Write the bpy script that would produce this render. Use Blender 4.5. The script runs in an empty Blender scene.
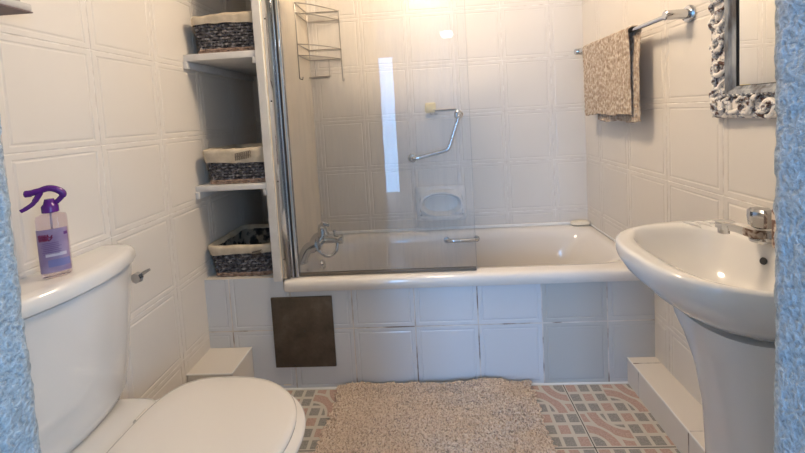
import bpy, math, random
from mathutils import Vector, Matrix, noise
random.seed(7)
S = bpy.context.scene
COL = S.collection
PI = math.pi
T = 0.275                      # wall tile width
TH = 1.0866 * T                # wall tile height
CAMZ = 4.4021 * T
XL, XR, YB, YF, XT = -1.0275, 0.9297, 2.2188, 1.5824, -0.668
CEIL = 2.32

# ------------------------------------------------------------------ node helpers
class V:
    """float socket with arithmetic"""
    def __init__(s, nt, sock): s.nt, s.s = nt, sock
    def op(s, o, b=None, c=None):
        n = s.nt.nodes.new('ShaderNodeMath'); n.operation = o
        s.nt.links.new(s.s, n.inputs[0])
        for i, q in ((1, b), (2, c)):
            if q is None: continue
            if isinstance(q, V): s.nt.links.new(q.s, n.inputs[i])
            else: n.inputs[i].default_value = q
        return V(s.nt, n.outputs[0])
    def __add__(s, b): return s.op('ADD', b)
    def __sub__(s, b): return s.op('SUBTRACT', b)
    def __mul__(s, b): return s.op('MULTIPLY', b)
    def __truediv__(s, b): return s.op('DIVIDE', b)
    def gt(s, b): return s.op('GREATER_THAN', b)
    def lt(s, b): return s.op('LESS_THAN', b)
    def mn(s, b): return s.op('MINIMUM', b)
    def mx(s, b): return s.op('MAXIMUM', b)
    def fr(s): return s.op('FRACT')
    def fl(s): return s.op('FLOOR')
    def ab(s): return s.op('ABSOLUTE')
    def pw(s, b): return s.op('POWER', b)

def new_mat(name, color=(.8, .8, .8), rough=.5, metal=0, coat=0, spec=.5):
    m = bpy.data.materials.new(name); m.use_nodes = True
    b = m.node_tree.nodes['Principled BSDF']
    b.inputs['Base Color'].default_value = (*color, 1)
    b.inputs['Roughness'].default_value = rough
    b.inputs['Metallic'].default_value = metal
    b.inputs['Coat Weight'].default_value = coat
    b.inputs['Coat Roughness'].default_value = .05
    b.inputs['Specular IOR Level'].default_value = spec
    return m
def bsdf(m): return m.node_tree.nodes['Principled BSDF']
def nod(m, t, **kw):
    n = m.node_tree.nodes.new(t)
    for k, v in kw.items():
        if hasattr(n, k): setattr(n, k, v)
        else: n.inputs[k.replace('_', ' ')].default_value = v
    return n
def lk(m, a, b): m.node_tree.links.new(a, b)
def noise_tex(m, scale, detail=3, rough=.5, coord='Object', stretch=None):
    tc = nod(m, 'ShaderNodeTexCoord'); n = nod(m, 'ShaderNodeTexNoise')
    n.inputs['Scale'].default_value = scale; n.inputs['Detail'].default_value = detail
    n.inputs['Roughness'].default_value = rough
    if stretch:
        mp = nod(m, 'ShaderNodeMapping'); mp.inputs['Scale'].default_value = stretch
        lk(m, tc.outputs[coord], mp.inputs['Vector']); lk(m, mp.outputs[0], n.inputs['Vector'])
    else: lk(m, tc.outputs[coord], n.inputs['Vector'])
    return n
def ramp(m, fac, stops, interp='LINEAR'):
    r = nod(m, 'ShaderNodeValToRGB'); r.color_ramp.interpolation = interp
    e = r.color_ramp.elements
    while len(e) < len(stops): e.new(.5)
    for k, (p, c) in enumerate(stops):
        e[k].position = p; e[k].color = (*c, 1)
    lk(m, fac, r.inputs[0]); return r
def bump(m, h, dist, strength=1):
    b = nod(m, 'ShaderNodeBump'); b.inputs['Distance'].default_value = dist
    b.inputs['Strength'].default_value = strength
    lk(m, h, b.inputs['Height']); lk(m, b.outputs[0], bsdf(m).inputs['Normal'])
def noisy(m, scale, stops, detail=3, b=None, coord='Object', stretch=None, rough=.5):
    n = noise_tex(m, scale, detail, rough, coord, stretch)
    r = ramp(m, n.outputs['Fac'], stops); lk(m, r.outputs[0], bsdf(m).inputs['Base Color'])
    if b: bump(m, n.outputs['Fac'], b)
    return n

M = {}
M['tile'] = new_mat('glazed_tile', (.78, .735, .69), .3, coat=.0, spec=.4)
noisy(M['tile'], 2.5, [(.3, (.715, .665, .60)), (.7, (.745, .695, .63))], 2)
M['tile_cool'] = new_mat('glazed_tile_front', (.68, .70, .73), .22, coat=.3)
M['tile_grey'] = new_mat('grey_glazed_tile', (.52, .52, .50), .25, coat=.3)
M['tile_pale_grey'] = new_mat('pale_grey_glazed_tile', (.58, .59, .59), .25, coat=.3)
M['grout'] = new_mat('grout', (.74, .69, .63), .8)
noisy(M['grout'], 30, [(.35, (.66, .60, .54)), (.65, (.80, .76, .70))], 3)
M['grout_dark'] = new_mat('grout_dark', (.4, .35, .3), .9)
noisy(M['grout_dark'], 9, [(.38, (.24, .19, .16)), (.5, (.62, .58, .54)), (.7, (.74, .71, .68))], 4)
M['ceramic'] = new_mat('ceramic', (.77, .75, .72), .08, coat=.6)
M['seat'] = new_mat('toilet_seat_plastic', (.80, .75, .69), .16, coat=.4)
M['acrylic'] = new_mat('acrylic', (.80, .755, .70), .12, coat=.4)
M['chrome'] = new_mat('chrome', (.60, .61, .63), .07, 1)
M['steel'] = new_mat('wire_steel', (.36, .33, .29), .3, .9)
M['dark'] = new_mat('dark_rubber_and_shadow', (.03, .03, .03), .5)
M['seal'] = new_mat('seal', (.16, .13, .10), .4)
M['caulk'] = new_mat('caulk', (.8, .79, .77), .5)
M['white_paint'] = new_mat('white_paint', (.74, .73, .72), .45)
noisy(M['white_paint'], 14, [(.35, (.66, .64, .62)), (.65, (.74, .72, .70))], 3)
M['beige_paint'] = new_mat('beige_paint', (.78, .69, .57), .5)
noisy(M['beige_paint'], 3, [(.3, (.80, .71, .58)), (.7, (.86, .78, .65))], 2)
M['ceil'] = new_mat('ceiling_paint', (.62, .60, .57), .8)
# rough blue plaster
m = M['plaster'] = new_mat('blue_plaster', (.36, .5, .62), .42)
n1 = noise_tex(m, 260, 4, .6)
r = ramp(m, n1.outputs['Fac'], [(.3, (.26, .31, .35)), (.5, (.42, .49, .54)), (.68, (.60, .68, .73))])
lk(m, r.outputs[0], bsdf(m).inputs['Base Color'])
bump(m, n1.outputs['Fac'], .006, 1)
# floor tile pattern
m = M['floor'] = new_mat('patterned_floor_tile', (.7, .65, .6), .35, coat=.15)
FT = .31
g = nod(m, 'ShaderNodeNewGeometry'); sp = nod(m, 'ShaderNodeSeparateXYZ'); lk(m, g.outputs['Position'], sp.inputs[0])
nt = m.node_tree
px, py = V(nt, sp.outputs[0]), V(nt, sp.outputs[1])
u = ((px - (.536 - 10 * FT)) / FT).fr(); v = ((py * -1.0 + (1.271 + 10 * FT)) / FT).fr()
def dist(a, b): return ((u - a).pw(2) + (v - b).pw(2)).pw(.5)
cu, cv = (u * 6).fr(), (v * 6).fr(); iu, iv = (u * 6).fl(), (v * 6).fl()
cell = ((cu - .5).ab().mx((cv - .5).ab())).lt(.37)
chk = (((iu + iv * 2) / 3).fr()).lt(.2)
def one_minus(x): return x * -1.0 + 1.0
pink_c = cell * chk; grey_c = cell * one_minus(chk)
def ring(d, a, b): return d.gt(a) * d.lt(b)
du, dv = u - .5, v - .5
quad = (du * dv).lt(0)                      # NE and SW quadrants
d0 = dist(.5, .5)
dA, dB = dist(0, 1), dist(1, 0)
d1 = dA.mn(dB)
ringp = ring(d0, .27, .385) * quad; ringw = ring(d0, .235, .42) * quad
in0 = d0.lt(.235) * quad
c2 = ring(d1, .20, .31); c2w = ring(d1, .165, .345); cin = d1.lt(.165)
pink = ((pink_c * one_minus(ringw) * one_minus(c2w)) + ringp * one_minus(c2w) + c2).mn(1.0)
grey = grey_c * one_minus(ringw) * one_minus(c2w) 
edge = (u.mn(one_minus(u))).mn(v.mn(one_minus(v)))
gro = edge.lt(.006); rim = edge.lt(.022)
def mixc(m, f, a, b):
    n = nod(m, 'ShaderNodeMix'); n.data_type = 'RGBA'
    lk(m, f, n.inputs[0])
    for k, q in ((6, a), (7, b)):
        if isinstance(q, tuple): n.inputs[k].default_value = (*q, 1)
        else: lk(m, q, n.inputs[k])
    return n.outputs[2]
nn = noise_tex(m, 160, 3)
pinkc = ramp(m, nn.outputs['Fac'], [(.3, (.38, .25, .205)), (.7, (.54, .38, .315))]).outputs[0]
greyc = ramp(m, nn.outputs['Fac'], [(.3, (.21, .20, .18)), (.7, (.35, .33, .30))]).outputs[0]
c = mixc(m, pink.s, (.57, .53, .46), pinkc); c = mixc(m, grey.s, c, greyc)
c = mixc(m, rim.s, c, (.57, .53, .46)); c = mixc(m, gro.s, c, (.05, .045, .04))
lk(m, c, bsdf(m).inputs['Base Color'])
M['wood_floor'] = new_mat('hall_floor', (.45, .36, .28), .5)
noisy(M['wood_floor'], 6, [(.3, (.38, .3, .23)), (.7, (.5, .41, .32))], 4, stretch=(1, 8, 1))
# wicker, liner
M['wicker'] = new_mat('wicker', (.16, .14, .13), .65)
noisy(M['wicker'], 60, [(.35, (.045, .04, .045)), (.52, (.12, .11, .12)), (.68, (.36, .34, .34))], 3, .001)
M['wicker_brown'] = new_mat('wicker_base', (.3, .2, .15), .65)
noisy(M['wicker_brown'], 60, [(.3, (.16, .09, .06)), (.7, (.48, .35, .28))], 3, .001)
M['linen'] = new_mat('linen', (.68, .60, .48), .85)
noisy(M['linen'], 30, [(.3, (.50, .42, .31)), (.7, (.66, .57, .44))], 4, .002)
M['print'] = new_mat('printed_linen', (.1, .1, .1), .85)
noisy(M['print'], 26, [(.42, (.025, .027, .03)), (.5, (.12, .11, .10)), (.56, (.30, .27, .22))], 3)
M['ink'] = new_mat('ink', (.07, .05, .04), .7)
# towel
M['towel'] = new_mat('towel_cloth', (.56, .45, .35), .95)
noisy(M['towel'], 60, [(.34, (.32, .235, .17)), (.5, (.44, .35, .27)), (.66, (.60, .52, .42))], 2, .003, stretch=(1, 1.2, 1))
# carved frame
m = M['carved'] = new_mat('distressed_paint', (.7, .68, .65), .6)
n1 = noise_tex(m, 45, 5, .65)
r = ramp(m, n1.outputs['Fac'], [(.38, (.09, .04, .03)), (.43, (.16, .12, .11)), (.465, (.33, .36, .41)), (.53, (.82, .77, .71))])
lk(m, r.outputs[0], bsdf(m).inputs['Base Color']); bump(m, n1.outputs['Fac'], .003)
M['grey_paint'] = new_mat('worn_grey_paint', (.45, .46, .47), .5)
noisy(M['grey_paint'], 45, [(.38, (.09, .08, .08)), (.5, (.20, .22, .25)), (.65, (.40, .41, .42))], 4, .001, stretch=(1, 1, .2))
M['cab'] = new_mat('worn_grey_white_wood', (.5, .49, .47), .5)
noisy(M['cab'], 22, [(.35, (.30, .29, .28)), (.65, (.62, .60, .57))], 4, .001, stretch=(1, .3, 1))
M['cab_under'] = new_mat('dark_mauve_wood', (.17, .12, .12), .6)
M['mirror'] = new_mat('mirror_silver', (.9, .9, .88), .01, 1)
# rug
M['rug_base'] = new_mat('rug_base', (.38, .31, .27), .95)
m = M['rug'] = new_mat('rug_pile', (.55, .47, .42), .95)
n1 = noise_tex(m, 130, 3, .7, 'Object')
r = ramp(m, n1.outputs['Fac'], [(.3, (.26, .18, .14)), (.44, (.56, .44, .34)), (.56, (.76, .62, .49)), (.7, (.72, .65, .59))])
lk(m, r.outputs[0], bsdf(m).inputs['Base Color'])
# access panel
m = M['panel'] = new_mat('brown_panel', (.09, .07, .05), .5, coat=.0, spec=.3)
noisy(m, 9, [(.3, (.055, .042, .03)), (.55, (.105, .08, .058)), (.75, (.17, .135, .10))], 6, rough=.65)
# plastics
M['purple'] = new_mat('purple_plastic', (.10, .012, .20), .25)
M['label'] = new_mat('lilac_label', (.42, .30, .46), .35)
noisy(M['label'], 16, [(.4, (.27, .19, .33)), (.6, (.36, .28, .42))], 3)
M['label_blue'] = new_mat('label_blue', (.20, .20, .42), .35)
M['label_pale'] = new_mat('label_pale', (.62, .55, .62), .35)
M['label_red'] = new_mat('label_red', (.22, .02, .08), .35)
M['label_purple'] = new_mat('label_purple', (.12, .03, .18), .35)
m = M['liquid'] = new_mat('lilac_plastic', (.86, .78, .86), .04, spec=.5)
bsdf(m).inputs['Transmission Weight'].default_value = .95
bsdf(m).inputs['IOR'].default_value = 1.2
M['jar'] = new_mat('patterned_tumbler', (.4, .28, .2), .4)
noisy(M['jar'], 80, [(.42, (.16, .08, .05)), (.5, (.4, .27, .2)), (.58, (.7, .6, .5))], 1)
M['soap'] = new_mat('pale_soap', (.80, .68, .38), .4)
M['soap_pale'] = new_mat('cream_soap', (.78, .72, .60), .45)
M['acryl_clear'] = new_mat('clear_handle', (.50, .49, .48), .1, .85)
m = M['lamp'] = new_mat('lamp_glass', (.9, .9, .9), .3)
bsdf(m).inputs['Emission Color'].default_value = (.85, .95, 1, 1); bsdf(m).inputs['Emission Strength'].default_value = 14
# glass screen: clear pane with fresnel mirror and faint dried water streaks
def glass_mat(name, veil):
    m = bpy.data.materials.new(name); m.use_nodes = True; nt = m.node_tree; nt.nodes.clear()
    out = nt.nodes.new('ShaderNodeOutputMaterial')
    tr = nt.nodes.new('ShaderNodeBsdfTransparent'); tr.inputs[0].default_value = (1, 1, 1, 1)
    gl = nt.nodes.new('ShaderNodeBsdfGlossy'); gl.inputs['Roughness'].default_value = .015
    df = nt.nodes.new('ShaderNodeBsdfDiffuse'); df.inputs[0].default_value = (.85, .93, 1, 1)
    fz = nt.nodes.new('ShaderNodeFresnel'); fz.inputs[0].default_value = 1.36
    mx = nt.nodes.new('ShaderNodeMixShader'); nt.links.new(fz.outputs[0], mx.inputs[0])
    nt.links.new(tr.outputs[0], mx.inputs[1]); nt.links.new(gl.outputs[0], mx.inputs[2])
    n = noise_tex(m, 9, 4, .6, 'Object', (6, 1, .5)); n2 = noise_tex(m, 3, 2, .5)
    q = (V(nt, n.outputs['Fac']).mx(.45) - .45) * (V(nt, n2.outputs['Fac'])) * veil
    q = q + .022  # even pale-blue water film, also painted in for the reflected daylight veil
    m2 = nt.nodes.new('ShaderNodeMixShader'); nt.links.new(q.s, m2.inputs[0])
    nt.links.new(mx.outputs[0], m2.inputs[1]); nt.links.new(df.outputs[0], m2.inputs[2])
    nt.links.new(m2.outputs[0], out.inputs[0]); return m
M['glass'] = glass_mat('screen_glass', .35)

# ------------------------------------------------------------------ mesh helpers
class MB:
    def __init__(s): s.v, s.f, s.m = [], [], []
    def add(s, vs, fs, mi=0):
        o = len(s.v); s.v += [tuple(p) for p in vs]
        s.f += [tuple(i + o for i in f) for f in fs]; s.m += [mi] * len(fs); return s
    def box(s, a, b, mi=0, bev=0):
        x0, y0, z0 = a; x1, y1, z1 = b
        if bev:
            o = bev; vs = []; 
            import bmesh
            bm = bmesh.new(); bmesh.ops.create_cube(bm, size=1)
            for w in bm.verts: w.co = Vector(((x0 + x1) / 2 + w.co.x * (x1 - x0), (y0 + y1) / 2 + w.co.y * (y1 - y0), (z0 + z1) / 2 + w.co.z * (z1 - z0)))
            bmesh.ops.bevel(bm, geom=bm.edges[:], offset=o, segments=2, profile=.5, affect='EDGES')
            bm.verts.index_update()
            s.add([w.co[:] for w in bm.verts], [[w.index for w in f.verts] for f in bm.faces], mi); bm.free(); return s
        vs = [(x, y, z) for x in (x0, x1) for y in (y0, y1) for z in (z0, z1)]
        return s.add(vs, [(0, 1, 3, 2), (4, 6, 7, 5), (0, 4, 5, 1), (2, 3, 7, 6), (0, 2, 6, 4), (1, 5, 7, 3)], mi)
    def loft(s, rings, cap0=True, cap1=True, mi=0, closed=True):
        n = len(rings[0]); vs = [p for r in rings for p in r]; fs = []
        for k in range(len(rings) - 1):
            for i in range(n if closed else n - 1):
                j = (i + 1) % n
                fs.append((k * n + i, k * n + j, (k + 1) * n + j, (k + 1) * n + i))
        if cap0: fs.append(tuple(range(n))[::-1])
        if cap1: fs.append(tuple((len(rings) - 1) * n + i for i in range(n)))
        return s.add(vs, fs, mi)
    def tube(s, pts, r, n=8, closed=False, mi=0, cap=True):
        pts = [Vector(p) for p in pts]; N = len(pts); rings = []
        rr = r if hasattr(r, '__len__') else [r] * N
        prev = None
        for i in range(N):
            a = pts[(i - 1) % N] if (closed or i > 0) else pts[i]
            b = pts[(i + 1) % N] if (closed or i < N - 1) else pts[i]
            t = (b - a)
            if t.length < 1e-9: t = Vector((0, 0, 1))
            t.normalize()
            if prev is None:
                up = Vector((0, 0, 1)) if abs(t.z) < .9 else Vector((1, 0, 0))
                nx = t.cross(up).normalized()
            else:
                nx = prev - t * prev.dot(t)
                nx = nx.normalized() if nx.length > 1e-6 else t.orthogonal().normalized()
            prev = nx; ny = t.cross(nx)
            rings.append([pts[i] + (nx * math.cos(q * 2 * PI / n) + ny * math.sin(q * 2 * PI / n)) * rr[i] for q in range(n)])
        if closed:
            rings.append(rings[0]); return s.loft(rings, False, False, mi)
        return s.loft(rings, cap, cap, mi)
    def lathe(s, prof, c=(0, 0, 0), axis=(0, 0, 1), n=24, mi=0):
        ax = Vector(axis).normalized(); e1 = ax.orthogonal().normalized(); e2 = ax.cross(e1); c = Vector(c)
        rings = [[c + ax * h + (e1 * math.cos(i * 2 * PI / n) + e2 * math.sin(i * 2 * PI / n)) * max(r, 1e-4) for i in range(n)] for r, h in prof]
        return s.loft(rings, True, True, mi)

def link(name, me, parent=None, loc=(0, 0, 0)):
    o = bpy.data.objects.new(name, me); COL.objects.link(o)
    if parent is not None: o.parent = parent
    else: o.location = loc
    return o
def origin_of(o):
    while o.parent: o = o.parent
    return o.location
def obj(name, mb, mats, parent=None, loc=None, smooth=True, angle=40):
    """mb in world coordinates; loc = origin for a top-level mesh"""
    og = Vector(origin_of(parent)) if parent is not None else Vector(loc or (0, 0, 0))
    me = bpy.data.meshes.new(name)
    me.from_pydata([tuple(Vector(p) - og) for p in mb.v], [], mb.f)
    if not isinstance(mats, (list, tuple)): mats = [mats]
    for q in mats: me.materials.append(q)
    me.polygons.foreach_set('material_index', mb.m)
    if smooth:
        me.polygons.foreach_set('use_smooth', [True] * len(me.polygons))
        me.set_sharp_from_angle(angle=math.radians(angle))
    me.update()
    return link(name, me, parent, og if parent is None else (0, 0, 0))
def recalc(o):
    import bmesh
    bm = bmesh.new(); bm.from_mesh(o.data); bmesh.ops.recalc_face_normals(bm, faces=bm.faces); bm.to_mesh(o.data); bm.free(); return o
def thing(name, label, cat, loc, group=None):
    o = bpy.data.objects.new(name, None); COL.objects.link(o); o.location = loc; o.empty_display_size = .05
    return tag(o, label, cat, group)
def tag(o, label, cat, group=None):
    o['label'] = label; o['category'] = cat
    if group: o['group'] = group
    return o
def struct(name, mb, mats, smooth=False, label=None):
    o = obj(name, mb, mats, smooth=smooth); o['kind'] = 'structure'
    if label: o['label'] = label
    return o
def sell(cx, cy, a, b, n, z, N=64, ph=0):
    """superellipse ring"""
    out = []
    for i in range(N):
        t = 2 * PI * i / N + ph; c_, s_ = math.cos(t), math.sin(t)
        out.append((cx + a * math.copysign(abs(c_) ** (2 / n), c_), cy + b * math.copysign(abs(s_) ** (2 / n), s_), z))
    return out
def smoothpts(P, k=8, closed=False):
    """Catmull-Rom through points"""
    P = [Vector(p) for p in P]; n = len(P); out = []
    rng = range(n) if closed else range(n - 1)
    for i in rng:
        p0 = P[(i - 1) % n] if (closed or i > 0) else P[i]; p1 = P[i]; p2 = P[(i + 1) % n]
        p3 = P[(i + 2) % n] if (closed or i + 2 < n) else p2
        for j in range(k):
            t = j / k
            out.append(.5 * ((2 * p1) + (p2 - p0) * t + (2 * p0 - 5 * p1 + 4 * p2 - p3) * t * t + (3 * p1 - p0 - 3 * p2 + p3) * t ** 3))
    if not closed: out.append(P[-1])
    return out

# ------------------------------------------------------------------ embossed tile surfaces
PROF = [(0, -.0014), (.0013, -.0014), (.0028, 0), (.016, 0), (.0190, -.0016), (.0215, -.0016), (.0255, .0)]
def tiles(mb, org, ud, vd, nd, u0, u1, v0, v1, gu, gv, tw, th, pick=None, flat=False, only=None):
    """grid of embossed tiles in the plane org + u*ud + v*vd, relief along nd; grout = slot 1"""
    org, ud, vd, nd = map(Vector, (org, ud, vd, nd))
    flip = ud.cross(vd).dot(nd) < 0
    prof = PROF[:3] if flat else PROF
    i0, i1 = math.floor((u0 - gu) / tw), math.ceil((u1 - gu) / tw)
    j0, j1 = math.floor((v0 - gv) / th), math.ceil((v1 - gv) / th)
    for i in range(i0, i1):
        for j in range(j0, j1):
            if only and not only(i, j): continue
            a0, a1 = gu + i * tw, gu + (i + 1) * tw; b0, b1 = gv + j * th, gv + (j + 1) * th
            if a1 <= u0 + 1e-5 or a0 >= u1 - 1e-5 or b1 <= v0 + 1e-5 or b0 >= v1 - 1e-5: continue
            rings = []
            for d, h in prof:
                q = []
                for (a, b) in ((a0 + d, b0 + d), (a1 - d, b0 + d), (a1 - d, b1 - d), (a0 + d, b1 - d)):
                    a = min(max(a, u0), u1); b = min(max(b, v0), v1)
                    q.append(org + ud * a + vd * b + nd * h)
                rings.append(q)
            mi = pick(i, j) if pick else 0
            for k in range(len(rings) - 1):
                for e in range(4):
                    f = [rings[k][e], rings[k][(e + 1) % 4], rings[k + 1][(e + 1) % 4], rings[k + 1][e]]
                    if (f[0] - f[2]).length < 1e-6 or (f[1] - f[3]).length < 1e-6: continue
                    if (f[1] - f[0]).cross(f[2] - f[0]).length + (f[2] - f[0]).cross(f[3] - f[0]).length < 1e-9: continue
                    if flip: f = f[::-1]
                    mb.add(f, [(0, 1, 2, 3)], 1 if k < 2 else mi)
            f = rings[-1]
            if (f[1] - f[0]).length > 1e-5 and (f[2] - f[1]).length > 1e-5:
                mb.add(f[::-1] if flip else f, [(0, 1, 2, 3)], mi)

rowB = lambda j: CAMZ + (2.1166 - j * 1.0866) * T      # grid row on the back / right wall
rowL = lambda j: CAMZ + (.933 - j * 1.0866) * T
def wall_shell(mb, a, b): mb.box(a, b, 1)

mb = MB(); tiles(mb, (0, YB, 0), (1, 0, 0), (0, 0, 1), (0, -1, 0), XL, XR, 0, CEIL, -1.3018 * T, rowB(3), T, TH)
mb.box((XL - .1, YB + .004, -.05), (XR + .1, YB + .1, CEIL + .05), 1)
struct('wall_back', mb, [M['tile'], M['grout']])
mb = MB(); tiles(mb, (XL, 0, 0), (0, 1, 0), (0, 0, 1), (1, 0, 0), .15, YB, 0, CEIL, 6.1021 * T, rowL(3), T, TH)
mb.box((XL - .1, .15, -.05), (XL - .004, YB + .1, CEIL + .05), 1)
struct('wall_left', mb, [M['tile'], M['grout']])
mb = MB(); tiles(mb, (XR, 0, 0), (0, 1, 0), (0, 0, 1), (-1, 0, 0), .15, YB, 0, CEIL, 6.4106 * T, rowB(3), T, TH)
mb.box((XR + .004, .15, -.05), (XR + .1, YB + .1, CEIL + .05), 1)
struct('wall_right', mb, [M['tile'], M['grout']])
mb = MB().box((XL - .1, .12, -.06), (XR + .1, YB + .1, 0)); struct('floor', mb, M['floor'])
mb = MB().box((XL - .1, .12, CEIL), (XR + .1, YB + .1, CEIL + .08)); struct('ceiling', mb, M['ceil'])

# bathtub front: two rows of tiles, the right-hand ones grey
RIMZ = .508; NZ = .520
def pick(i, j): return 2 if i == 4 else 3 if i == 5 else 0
z1 = (4.4021 - 3.3904) * T
mb = MB()
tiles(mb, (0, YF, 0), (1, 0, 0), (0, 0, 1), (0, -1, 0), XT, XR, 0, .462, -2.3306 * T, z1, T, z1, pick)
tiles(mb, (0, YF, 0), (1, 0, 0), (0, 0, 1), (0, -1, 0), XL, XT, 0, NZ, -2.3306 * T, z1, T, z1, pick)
mb.box((XL, YF + .003, 0), (XR, YF + .02, .46), 1)
mb.box((XL, YF + .003, .4), (XT, YF + .02, NZ - .002), 1)
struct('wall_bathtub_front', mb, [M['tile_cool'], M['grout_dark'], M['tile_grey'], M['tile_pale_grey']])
# niche base slab beneath the lowest basket
mb = MB(); tiles(mb, (0, 0, NZ), (1, 0, 0), (0, 1, 0), (0, 0, 1), XL, XT - .035, YF, YB, -2.3306 * T, YF, T, T, flat=True)
mb.box((XL, YF + .02, .0), (XT - .035, YB, NZ - .003), 1)
struct('trim_3', mb, [M['tile'], M['grout']])
# partition between niche and bathtub
mb = MB().box((XT - .035, YF + .001, .0), (XT, YB, CEIL)); struct('wall_partition', mb, M['beige_paint'])
mb = MB().box((XT - .037, YF - .010, NZ - .015), (XT - .003, YF + .0015, CEIL), bev=.002)
mb.box((XT - .0375, YF - .0095, NZ - .01), (XT - .0352, YB - .002, CEIL - .001))
struct('trim_4', mb, M['white_paint'])
# tiled pipe ledges along the side walls
mb = MB()
LR, LZ = .812, .114
tiles(mb, (0, 0, LZ), (1, 0, 0), (0, 1, 0), (0, 0, 1), LR, XR, .30, YF - .001, LR - .6, 1.208, 2, .335, flat=True)
tiles(mb, (LR, 0, 0), (0, 1, 0), (0, 0, 1), (-1, 0, 0), .30, YF - .001, 0, LZ, 1.208, -.4, .29, 1, flat=True)
mb.box((LR + .003, .30, 0), (XR - .003, YF - .001, LZ - .003), 1)
mb.tube([(LR + .001, .3, LZ - .001), (LR + .001, YF - .001, LZ - .001)], .0035, 6, mi=2)
struct('trim_1', mb, [M['tile'], M['grout_dark'], M['caulk']])
mb = MB(); LL = -.835
tiles(mb, (0, 0, .203), (1, 0, 0), (0, 1, 0), (0, 0, 1), XL, LL, 1.41, YF - .001, XL - .4, 1.41, 2, .9, flat=True)
tiles(mb, (LL, 0, 0), (0, 1, 0), (0, 0, 1), (1, 0, 0), 1.41, YF - .001, 0, .203, 1.41, -.4, .9, 1, flat=True)
mb.box((XL + .003, 1.411, 0), (LL - .003, YF - .001, .20), 0)
tiles(mb, (0, 0, .12), (1, 0, 0), (0, 1, 0), (0, 0, 1), XL, LL - .05, .3, 1.41, XL - .4, 1.12, 2, .3, flat=True)
mb.box((XL + .003, .3, 0), (LL - .053, 1.41, .117), 0)
mb.tube([(LL - .001, 1.41, .202), (LL - .001, YF - .001, .202)], .0035, 6, mi=2)
mb.tube([(XL, 1.41, .202), (LL, 1.41, .202)], .0035, 6, mi=2)
struct('trim_2', mb, [M['tile'], M['grout_dark'], M['caulk']])
# caulk line at the foot of the tub front and rim
mb = MB().tube([(LL, YF - .002, .002), (LR, YF - .002, .002)], .004, 6)
mb.tube([(XT, YB - .003, .511), (XR, YB - .003, .511)], .010, 10)
mb.tube([(XR - .003, YF + .02, .512), (XR - .003, YB, .512)], .005, 6)
struct('trim_5', mb, M['caulk'])

# front wall (doorway the photo is taken through): rough rounded blue plaster
JL, JR, Y0, Y1, DZ = -.353, .262, .14, .30, 2.05
def jamb(mb, xe, xfar, sgn):
    r = .012; prof = []
    # profile from hall-side far edge round the opening edge to bathroom-side far edge
    xs = xfar
    def seg(a, b, n): return [(a[0] + (b[0] - a[0]) * k / n, a[1] + (b[1] - a[1]) * k / n) for k in range(n)]
    near = xe + sgn * .10
    prof += [(xfar, Y0)] + seg((near, Y0), (xe + sgn * r, Y0), 14)
    prof += [(xe + sgn * (r - r * math.sin(t)), Y0 + r - r * math.cos(t)) for t in (0, .4, .8, 1.2)]
    prof += seg((xe, Y0 + r), (xe, Y1 - r), 40)
    prof += [(xe + sgn * (r - r * math.cos(t)), Y1 - r + r * math.sin(t)) for t in (0, .4, .8, 1.2)]
    prof += seg((xe + sgn * r, Y1), (near, Y1), 14) + [(near, Y1), (xfar, Y1)]
    rings = []
    nz = 560
    for k in range(nz + 1):
        z = DZ * k / nz; ring_ = []
        for (x, y) in prof:
            p = Vector((x, y, z)); far = abs(x - xe) > .099
            d = 0 if far else (noise.noise(p * 60) * .0014 + noise.noise(p * 190) * .0016 + noise.noise(p * 12) * .001)
            nx = -sgn if Y0 + .008 < y < Y1 - .008 else -sgn * .3
            ny = (-1 if y <= Y0 + .01 else 1 if y >= Y1 - .01 else 0)
            ring_.append((x + nx * d, y + ny * d * .8, z))
        rings.append(ring_)
    mb.loft(rings, False, False)
mb = MB(); jamb(mb, JL, -1.6, -1); jamb(mb, JR, 1.6, 1)
mb.box((-1.6, Y0, DZ), (1.6, Y1, CEIL + .05))
mb.box((-1.59, Y0 + .02, 0), (JL - .12, Y1 - .02, DZ)); mb.box((JR + .12, Y0 + .02, 0), (1.59, Y1 - .02, DZ))
wf = struct('wall_front', mb, M['plaster'], smooth=True); recalc(wf)

# hall behind the camera, open to daylight through tall glazed doors at its end
HY = -2.6
struct('floor_hall', MB().box((-1.6, HY - .1, -.06), (1.6, .12, 0)), M['wood_floor'])
struct('ceiling_hall', MB().box((-1.6, HY - .1, CEIL), (1.6, .14, CEIL + .08)), M['ceil'])
struct('wall_hall_left', MB().box((-1.6, HY, 0), (-1.5, .14, CEIL)), M['plaster'])
struct('wall_hall_right', MB().box((1.5, HY, 0), (1.6, -1.9, CEIL)).box((1.5, -.5, 0), (1.6, .14, CEIL)).box((1.5, -1.9, 0), (1.6, -.5, .9)).box((1.5, -1.9, 2.0), (1.6, -.5, CEIL)), M['plaster'])  # side opening added to let light onto the left jamb
mb = MB()
for y in (-1.88, -1.2, -.52): mb.box((1.53, y - .02, .9), (1.57, y + .02, 2.0))
mb.box((1.53, -1.9, .9), (1.57, -.5, .94)); mb.box((1.53, -1.9, 1.96), (1.57, -.5, 2.0))
struct('added_side_window_1', mb, M['white_paint'])  # frame bars of the added, unseen side opening
OX0, OX1, OZ = -1.20, -.46, 2.1
mb = MB().box((-1.6, HY - .1, 0), (OX0, HY, CEIL)).box((OX1, HY - .1, 0), (1.6, HY, CEIL)).box((OX0, HY - .1, OZ), (OX1, HY, CEIL))
struct('wall_hall_end', mb, M['plaster'])
mb = MB()
for x, w_ in ((OX0 + .02, .02), (-.58, .012), (OX1 - .01, .01)): mb.box((x - w_, HY - .07, 0), (x + w_, HY - .02, OZ))
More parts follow.
